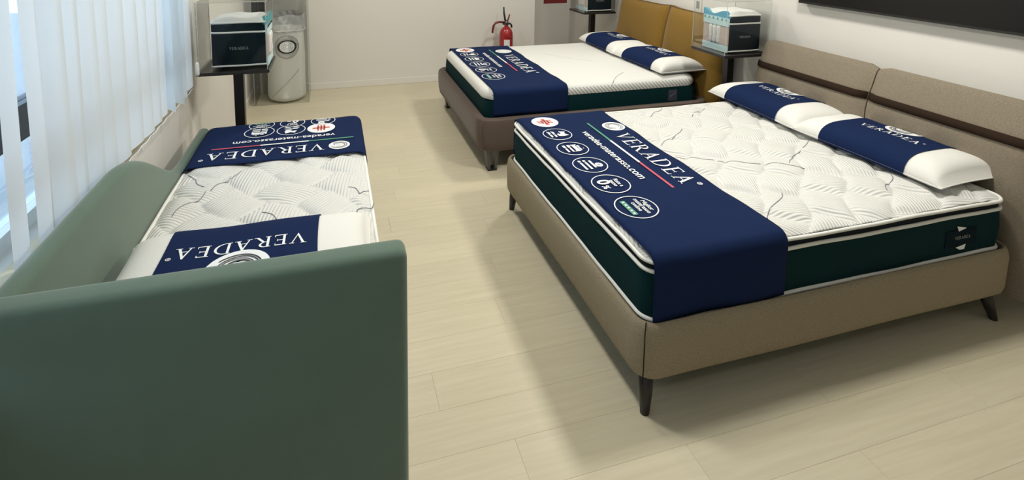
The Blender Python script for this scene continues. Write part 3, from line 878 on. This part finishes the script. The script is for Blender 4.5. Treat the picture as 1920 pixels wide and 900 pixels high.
# ------------------------------------------------------------------ green daybed
def daybed():
    t = thing('daybed', 'sage green velvet daybed with tall end panel and wave-topped back', 'daybed', (-1.457, 0.80, 0), 0)
    cx, cy = -1.457, 0.80
    # tall end panel nearest to the viewer
    x0, x1 = -1.975-cx, -0.958-cx; yA, yB = -0.268-cy, -0.178-cy
    bm = bmesh.new(); bm_box(bm, x0, x1, yA, yB, 0.03, 1.0, 0.026, 4)
    o = bm_done(bm, 'end_panel', M_green, t, True); autosmooth(o, 50)
    # back panel: straight high top, then a wave down to a low rail
    def top(y):
        if y < 0.50: return 1.0
        if y > 1.40: return 0.655
        s = (y-0.50)/(1.40-0.50); return 0.655+0.345*(0.5+0.5*math.cos(PI*s))
    secs = []
    N = 64
    for i in range(N+1):
        y = -0.222+(1.90+0.222)*i/N; h = top(y)-0.003
        xa, xb, r = -1.975, -1.908, 0.032
        ring_ = [(xb, y, 0.05), (xb, y, 0.3), (xb, y, h-r)]
        for k in range(1, 8):
            a = PI*k/8
            ring_.append(((xa+xb)/2+(xb-xa)/2*math.cos(a), y, h-r+r*math.sin(a)))
        ring_ += [(xa, y, h-r), (xa, y, 0.3), (xa, y, 0.05)]
        secs.append([(p[0]-cx, p[1]-cy, p[2]) for p in ring_])
    loft('back_panel', secs, M_green, t, True, True, True)
    bm = bmesh.new(); bm_box(bm, -1.908-cx, -0.985-cx, -0.172-cy, 1.86-cy, 0.14, 0.44, 0.02, 3)
    o = bm_done(bm, 'base', M_green, t, True); autosmooth(o, 50)
    for x in (-1.85, -1.05):
        for y in (-0.08, 1.75): lathe('foot', [(0.022, 0.0), (0.026, 0.145)], M_leg, t, 14, x-cx, y-cy)
    return t
daybed()
LINES2 = [(-(X+1.449), 1.85-Y, l, math.radians(w)) for X, Y, l, w in ((-1.665, 1.06, 0.22, 60), (-1.785, 0.86, 0.22, 66), (-1.105, 0.54, 0.16, 59), (-1.81, 1.09, 0.21, -58), (-1.40, 0.62, 0.18, -47), (-1.05, 0.80, 0.12, -40), (-1.03, 0.62, 0.10, 40))]
pillowtop_mattress('narrow white quilted single mattress lying on the green daybed', (-1.4445, 1.85), PI, 0.905, 1.98, 0.452, 0.60, 0.648, LINES2, 'pillow-top mattresses', (M_teal, M_darknavy))
PR3 = dict(ww=0.60, wx=-0.235, wy=0.47, lx=-0.318, ly=0.515, lr=0.058, s0=-0.40, s1=0.36, sy=0.405, sh=0.013, uw=0.56, ux=-0.295, uy=0.325,
           icons=[(-0.215, 0.215, 0.082), (-0.04, 0.205, 0.083), (0.14, 0.20, 0.085), (-0.225, 0.085, 0.075), (-0.04, 0.08, 0.075), (0.14, 0.078, 0.075)])
runner('navy printed runner over the far end of the single mattress on the green daybed', (-1.4445, 1.85), PI, 0.905, 0.008, 0.625, 0.50, 0.682, None, PR3, 'navy bed runners', 0.02)
pillow('white pillow with navy sleeve against the green daybed end panel', (-1.445, 0.242, 0.677), PI, 0.43, 0.235, 0.115, 'printed pillows', seed=3, word=0.42, sleeve=0.60, emx=0.045, er=0.105, ey=0.60)

# ------------------------------------------------------------------ display stands, acrylic cases and mattress samples
def stand(label, cx, cy, z):
    t = thing('display_stand', label, 'display stand', (cx, cy, 0), 0, 'black pedestal stands')
    box('table_top', -0.215, 0.215, -0.20, 0.20, z-0.022, z, M_black, t, 0.003)
    box('post', -0.031, 0.031, -0.031, 0.031, 0.012, z-0.022, M_black, t, 0.003)
    box('base_plate', -0.18, 0.18, -0.18, 0.18, 0.0, 0.012, M_black, t, 0.003)
    return t
def case(label, cx, cy, z, w, d, h, group, th=0.005):
    t = thing('acrylic_case', label, 'display case', (cx, cy, z), 0, group)
    a, b = w/2, d/2
    box('panel', -a, a, -b, -b+th, 0, h, M_acryl, t); box('panel', -a, a, b-th, b, 0, h, M_acryl, t)
    box('panel', -a, -a+th, -b+th, b-th, 0, h, M_acryl, t); box('panel', a-th, a, -b+th, b-th, 0, h, M_acryl, t)
    box('top_panel', -a, a, -b, b, h, h+th, M_acryl, t)
    for sx in (-1, 1):
        for sy in (-1, 1): box('glued_edge', sx*a-0.0012, sx*a+0.0012, sy*b-0.0012, sy*b+0.0012, 0, h+th, M_acryl_e, t)
    for sy in (-1, 1): box('glued_edge', -a, a, sy*b-0.0015, sy*b+0.0015, h+th-0.002, h+th+0.001, M_acryl_e, t)
    for sx in (-1, 1): box('glued_edge', sx*a-0.0015, sx*a+0.0015, -b, b, h+th-0.002, h+th+0.001, M_acryl_e, t)
    return t
def sample(label, cx, cy, z, w, d, h, rz, group, mirror=1):
    """mattress corner sample: covered face towards local -y, cut face towards local -x (mirror: +x)"""
    t = thing('mattress_sample', label, 'mattress sample', (cx, cy, z), rz, group)
    a, b = w/2, d/2
    bm = bmesh.new(); bm_box(bm, -a+0.006, a-0.006, -b, b, 0.0, h*0.70, 0.008, 2)
    o = bm_done(bm, 'lower_body', M_bordernavy, t, True); autosmooth(o)
    bm = bmesh.new(); bm_box(bm, -a+0.006, a-0.006, -b+0.004, b-0.004, h*0.72, h*0.89, 0.008, 2)
    o = bm_done(bm, 'upper_body', M_bordernavy, t, True); autosmooth(o)
    for zz in (0.012, h*0.71, h*0.90):
        tube('piping', wavy([(x, y-b) for x, y in rr_loop(w-0.008, d, 0.02, 0, 4, 10)], zz, 0.0015, zz*50), 0.0065, M_white, t, 8, True)
    N = 20; V, Fc = [], []
    for j in range(N+1):
        for i in range(N+1):
            u, v = 2*i/N-1, 2*j/N-1
            g = ((1-u**6)*(1-v**6))**0.5
            V.append((u*(a-0.006), v*(b-0.004), h*0.90+h*0.12*g*(0.9+0.1*math.sin(6*u+4*v))))
    Fc = [(j*(N+1)+i, j*(N+1)+i+1, (j+1)*(N+1)+i+1, (j+1)*(N+1)+i) for j in range(N) for i in range(N)]
    pyd('quilted_top', V, Fc, M_knit, t, True)
    m = mirror
    def slab(name, y0, y1, z0, z1, mat, pr=0.006, r=0.0):
        xs = sorted((m*(-a+0.006), m*(-a-pr)))
        return box(name, xs[0], xs[1], y0, y1, z0, z1, mat, t, r)
    slab('foam_base', -b+0.004, b-0.004, 0.0, h*0.16, M_foam_l, 0.008, 0.003)
    slab('spring_pocket', -b+0.006, -b+0.10, h*0.17, h*0.62, M_spring_p, 0.004)
    for k in range(3): 
        y = -b+0.115+k*0.045
        xs = m*(-a+0.002)
        lathe_pts = [(xs, y, h*0.17), (xs, y, h*0.24), (xs, y, h*0.40), (xs, y, h*0.56), (xs, y, h*0.62)]
        tube('spring', lathe_pts, [0.014, 0.021, 0.017, 0.021, 0.016], M_spring, t, 10)
    slab('spring_pocket', b-0.07, b-0.006, h*0.17, h*0.62, M_spring_p, 0.004)
    slab('foam_layer', -b+0.004, b-0.004, h*0.63, h*0.76, M_foam_l, 0.008, 0.002)
    # triangular cuts and wave topped blue foam
    for k in range(6):
        y = -b+0.025+k*(d-0.05)/5
        xs = m*(-a-0.0085); V = []
        for q in (0, 0.002): V += [(xs-m*q, y-0.012, h*0.77), (xs-m*q, y+0.012, h*0.77), (xs-m*q, y, h*0.83)]
        pyd('foam_notch', V, [(0, 1, 2), (3, 5, 4), (0, 3, 4, 1), (1, 4, 5, 2), (2, 5, 3, 0)], M_foam_t if m > 0 else M_bordernavy, t)
    slab('foam_layer', -b+0.004, b-0.004, h*0.76, h*0.84, M_foam_l, 0.0075)
    n = 24; V, Fc = [], []
    for i in range(n+1):
        y = -b+0.004+(d-0.008)*i/n; zt = h*(0.955+0.05*math.sin(i/n*PI*2.3+0.4)-0.10*max(0, 0.12-i/n)/0.12)
        for xx in (m*(-a+0.02), m*(-a-0.008)): V += [(xx, y, h*0.84), (xx, y, zt)]
    for i in range(n):
        q = i*4
        for (p, r_) in ((0, 1), (1, 3), (3, 2), (2, 0)): Fc.append((q+p, q+r_, q+4+r_, q+4+p))
    Fc += [(0, 1, 3, 2), (n*4, n*4+2, n*4+3, n*4+1)]
    pyd('wave_foam', V, Fc, M_foam_b if m > 0 else M_foam_t, t, False)
    wm, k = wordmark(w*0.34, False)
    mp = lambda x, zz, l: (x, -b-0.0012-l, zz)
    flat('wordmark', [(shift(wm, -w*0.17, h*0.36), M_print_g, 0)], mp, t)
    return t
stand('black pedestal stand beside the blinds holding a mattress sample', -1.765, 2.15, 0.992)
case('clear acrylic box on the stand beside the blinds', -1.765, 2.15, 0.993, 0.41, 0.39, 0.44, 'acrylic boxes on pedestals')
sample('dark teal mattress sample with white piping on the stand beside the blinds', -1.735, 2.155, 1.004, 0.335, 0.29, 0.325, 0, 'mattress samples', -1)
stand('black pedestal stand between the two double beds', 2.005, 1.93, 0.945)
case('clear acrylic box on the stand between the two double beds', 2.005, 1.93, 0.946, 0.42, 0.39, 0.42, 'acrylic boxes on pedestals')
sample('mattress sample with cut open foam and springs between the double beds', 2.03, 1.945, 0.950, 0.31, 0.30, 0.33, 0, 'mattress samples', 1)
stand('black pedestal stand in the far corner beyond the mustard headboard', 1.955, 4.23, 0.95)
case('clear acrylic box on the far corner stand beyond the mustard headboard', 1.955, 4.23, 0.951, 0.42, 0.39, 0.42, 'acrylic boxes on pedestals')
sample('dark mattress sample with pale cut side on the far corner stand', 1.975, 4.23, 0.955, 0.33, 0.30, 0.33, 0, 'mattress samples', 1)

# ------------------------------------------------------------------ vacuum-packed mattress roll in its tall case
def roll():
    t = thing('rolled_mattress', 'white vacuum-packed rolled mattress standing in the tall clear case', 'mattress', (-1.665, 4.56, 0.012), 0)
    k = 40; prof = [(0.02, 0.0), (0.16, 0.0), (0.195, 0.02), (0.205, 0.06), (0.20, 0.25), (0.204, 0.5), (0.20, 0.75), (0.19, 0.80), (0.15, 0.815), (0.02, 0.812)]
    V, Fc = [], []
    for i, (r, z) in enumerate(prof):
        for j in range(k):
            a = 2*PI*j/k; rr = r*(1+0.012*math.sin(3*a+z*6)+0.008*math.sin(7*a-z*11))
            V.append((rr*math.cos(a), rr*math.sin(a), z))
    for i in range(len(prof)-1):
        for j in range(k): Fc.append((i*k+j, i*k+(j+1) % k, (i+1)*k+(j+1) % k, (i+1)*k+j))
    pyd('roll', V, Fc, M_knit, t, True)
    # loose gathered film at the top
    V, Fc = [], []
    for i in range(9):
        z = 0.79+0.022*i; r0 = 0.212-0.005*(i/8)
        for j in range(64):
            a = 2*PI*j/64; rr = r0*(1+(0.02+0.02*i/8)*math.sin(9*a+i*0.7)+0.04*math.sin(17*a-i))
            V.append((rr*math.cos(a), rr*math.sin(a), z+0.012*math.sin(5*a+i)))
    for i in range(8):
        for j in range(64): Fc.append((i*64+j, i*64+(j+1) % 64, (i+1)*64+(j+1) % 64, (i+1)*64+j))
    pyd('plastic_film', V, Fc, M_bag, t, True)
    tube('film_hem', [(0.212*math.cos(2*PI*j/40), 0.212*math.sin(2*PI*j/40), 0.795+0.006*math.sin(3*2*PI*j/40)) for j in range(40)], 0.006, M_plastic, t, 6, True)
    # printed emblem wrapped round the roll
    def mp(x, z, l):
        a = -PI/2+0.16+x/0.2; r = 0.2095+l
        return (r*math.cos(a), r*math.sin(a), 0.625+z)
    L = [(ring(0, 0, 0.125, 0.008, 40), M_print_b, 0), (band(0, 0, 0.122, 0.122, 0.2, 2*PI-0.3, 0.035, 0.03, 40), M_print_g, 0.0004), (disc(0, 0, 0.075, 0.06, 30), M_print, 0.0006), (band(0, 0, 0.10, 0.075, 0, 2*PI, 0.02, 0.012, 40), M_print_b, 0.0008)]
    for q in (0.05, 0.035, 0.02): L.append((band(0, 0, q*1.2, q, 0.4, 2*PI, 0.006, 0.005, 24), M_print_g, 0.0012))
    flat('emblem', L, mp, t)
    tube('crease', [(0.207*math.cos(a), 0.207*math.sin(a), 0.06+0.30*((a+2.3)/1.5)) for a in [-2.3+0.15*i for i in range(11)]], 0.003, M_print_g, t, 5)
roll()
case('tall clear acrylic case around the rolled mattress in the corner', -1.70, 4.575, 0.001, 0.56, 0.44, 1.25, None, 0.006)

# ------------------------------------------------------------------ vertical blind
def blind():
    t = thing('vertical_blind', 'white fabric vertical blind over the window on the left', 'blind', (-2.012, 0.0, 0.915), 0)
    b = [0.018, 0.117, 0.141, 0.245, 0.356, 0.465, 0.587, 0.712, 0.859, 1.016, 1.151, 1.303, 1.40, 1.50, 1.60, 1.70, 1.80, 1.955]
    top = 2.42-0.915
    spans = [(-0.62, -0.50), (-0.50, -0.38), (-0.38, -0.26), (-0.26, -0.14), (-0.17, -0.065), (0.014, 0.120)]
    for i in range(2, 11): spans.append((b[i], b[i+1]+0.012))
    spans += [(-3.2+0.125*i, -3.2+0.125*i+0.128) for i in range(20)]
    rots = {}
    lst = [(y0, y1+0.012, 0.16) if not -0.2 < y0 < 0.2 else (y0, y1, -0.10) for y0, y1 in spans]
    lst += [(1.303, 1.43, 0.12), (1.43, 1.545, -0.75), (1.54, 1.655, -0.95), (1.67, 1.78, -0.85), (1.80, 1.95, 0.12)]
    cache = {}
    for i, (y0, y1, rot) in enumerate(lst):
        w = y1-y0 if rot > -0.5 else 0.127
        V, Fc = [], []
        n, m = 6, 14
        for q in range(m+1):
            z = top*q/m
            sway = 0.006*math.sin(i*2.1+q*0.35)*(1-q/m)
            for s in range(n+1):
                u = (s/n-0.5)*w; bow = 0.006*(1-(2*s/n-1)**2)
                V.append((u*math.sin(rot)+bow+sway*0.6, u*math.cos(rot)+sway*(0.5 if rot < -0.5 else 0.25), z))
        Fc = [(q*(n+1)+s, q*(n+1)+s+1, (q+1)*(n+1)+s+1, (q+1)*(n+1)+s) for q in range(m) for s in range(n)]
        # weighted hem
        o = pyd('slat', V, Fc, M_blind, t, True)
        o.location = (0.0035*(i % 2), (y0+y1)/2, 0.004*math.sin(i*1.7))
    # bead chain joining the slat bottoms
    pts = []
    for i in range(60):
        y = 0.10+(1.95-0.10)*i/59
        pts.append((0.012, y, -0.012-0.010*abs(math.sin(y*PI/0.127))))
    tube('bottom_chain', pts, 0.0018, M_plastic, t, 5)
    box('head_rail', -0.03, 0.03, -3.2, 2.02, top, top+0.045, M_plastic, t, 0.004)
    # control chain with its weight
    cxx, cyy = 0.046, 1.93
    for dx in (-0.011, 0.011):
        tube('control_chain', [(cxx+dx, cyy, top+0.01), (cxx+dx*1.1, cyy, 0.6), (cxx+dx, cyy, 0.12)], 0.002, M_plastic, t, 6)
    tube('control_chain', [(cxx-0.011, cyy, 0.125), (cxx-0.010, cyy, 0.075), (cxx, cyy, 0.062), (cxx+0.010, cyy, 0.075), (cxx+0.011, cyy, 0.125)], 0.002, M_plastic, t, 6)
    tube('chain_weight', [(cxx, cyy, 0.068), (cxx, cyy, 0.08), (cxx, cyy, 0.145), (cxx, cyy, 0.155)], [0.006, 0.012, 0.012, 0.006], M_plastic, t, 12)
blind()

# ------------------------------------------------------------------ television, sign, switch, extinguisher
def television():
    t = thing('television', 'large black wall-mounted television above the taupe headboard', 'television', (2.262, 0.57, 1.382), 0)
    box('housing', -0.024, 0.024, -0.945, 0.945, 0.0, 1.08, M_blackplastic, t, 0.004)
    box('screen', -0.027, -0.0235, -0.935, 0.935, 0.018, 1.07, M_tv, t)
    box('wall_bracket', 0.024, 0.030, -0.3, 0.3, 0.3, 0.7, M_blackplastic, t)
television()
def sign():
    t = thing('wall_sign', 'red sign with white border on the recess wall', 'sign', (2.06, YR-0.004, 0.835), 0)
    box('backing', -0.20, 0.20, -0.004, 0.004, 0.0, 0.42, M_plastic, t)
    box('red_field', -0.188, 0.188, -0.0055, -0.004, 0.018, 0.40, pmat('sign_red', (0.22, 0.02, 0.02, 1), 0.5), t)
sign()
def switch():
    t = thing('wall_socket', 'small grey socket on a white strip between the headboards', 'socket', (XR, 2.70, 1.10), 0)
    box('trunking', -0.014, 0.0, -0.045, 0.045, 0.0, 1.2, M_base, t, 0.003)
    box('socket_face', -0.018, -0.014, -0.022, 0.022, 0.075, 0.145, M_grey_sock, t, 0.002)
switch()
def extinguisher():
    t = thing('fire_extinguisher', 'red fire extinguisher with black lever standing by the back wall', 'fire extinguisher', (0.965, 4.62, 0), 0)
    lathe('cylinder', [(0.070, 0.0), (0.083, 0.012), (0.086, 0.03), (0.086, 0.60), (0.082, 0.64), (0.066, 0.68), (0.040, 0.705), (0.026, 0.715), (0.024, 0.735)], M_red, t, 32)
    lathe('valve', [(0.024, 0.733), (0.03, 0.742), (0.03, 0.775), (0.02, 0.79)], M_chrome, t, 18)
    tube('valve_cap', [(-0.05, -0.01, 0.752), (0.05, -0.01, 0.752), (0.065, -0.01, 0.735), (0.070, -0.01, 0.70)], 0.012, M_blackplastic, t, 8)
    tube('lever', [(0.01, -0.012, 0.775), (-0.02, -0.012, 0.80), (-0.035, -0.012, 0.88), (-0.04, -0.012, 0.965)], [0.012, 0.013, 0.012, 0.010], M_blackplastic, t, 8)
    tube('carry_handle', [(0.01, -0.005, 0.778), (0.028, -0.005, 0.82), (0.04, -0.005, 0.87)], [0.01, 0.011, 0.010], pmat('handle_red', (0.20, 0.03, 0.02, 1), 0.5), t, 8)
    pts = [(-0.03, -0.01, 0.772), (-0.10, -0.01, 0.778), (-0.145, -0.01, 0.765), (-0.172, -0.01, 0.73), (-0.182, -0.01, 0.68), (-0.185, -0.01, 0.64)]
    tube('discharge_pipe', pts, [0.013, 0.014, 0.014, 0.014, 0.014, 0.013], pmat('pipe_red', (0.16, 0.012, 0.014, 1), 0.4), t, 10)
    V, Fc = [], []
    for j in range(2):
        for i in range(9):
            a = -PI/2-0.62+i*0.11; V.append((0.0868*math.cos(a), 0.0868*math.sin(a), 0.28+0.28*j))
    pyd('instruction_label', V, [(i, i+1, 10+i, 9+i) for i in range(8)], M_plastic, t, True)
    lathe('gauge', [(0.011, 0.0), (0.011, 0.008), (0.008, 0.010)], M_chrome, t, 12).matrix_local = Matrix.Translation((0.02, -0.083, 0.59)) @ Matrix.Rotation(PI/2, 4, 'X')
extinguisher()

# ------------------------------------------------------------------ ceiling lamps (the room's own light)
M_diff = emis('lamp_diffuser', (1.0, 0.93, 0.8, 1), 4.0)
def lamp(x, y, p, where):
    t = thing('ceiling_lamp', 'square white recessed ceiling lamp above the '+where, 'ceiling lamp', (x, y, CEIL), 0, 'recessed ceiling lamps')
    box('frame', -0.17, 0.17, -0.17, 0.17, -0.012, -0.001, M_plastic, t)
    box('diffuser', -0.15, 0.15, -0.15, 0.15, -0.016, -0.0121, M_diff, t)
    ld = bpy.data.lights.new('lamp_light', 'AREA'); ld.shape = 'SQUARE'; ld.size = 0.28; ld.energy = p; ld.color = LAMP_COL
    lo = bpy.data.objects.new('lamp_light', ld); COL.objects.link(lo); lo.parent = t; lo.location = (0, 0, -0.02)
for a in LAMPS: lamp(*a)
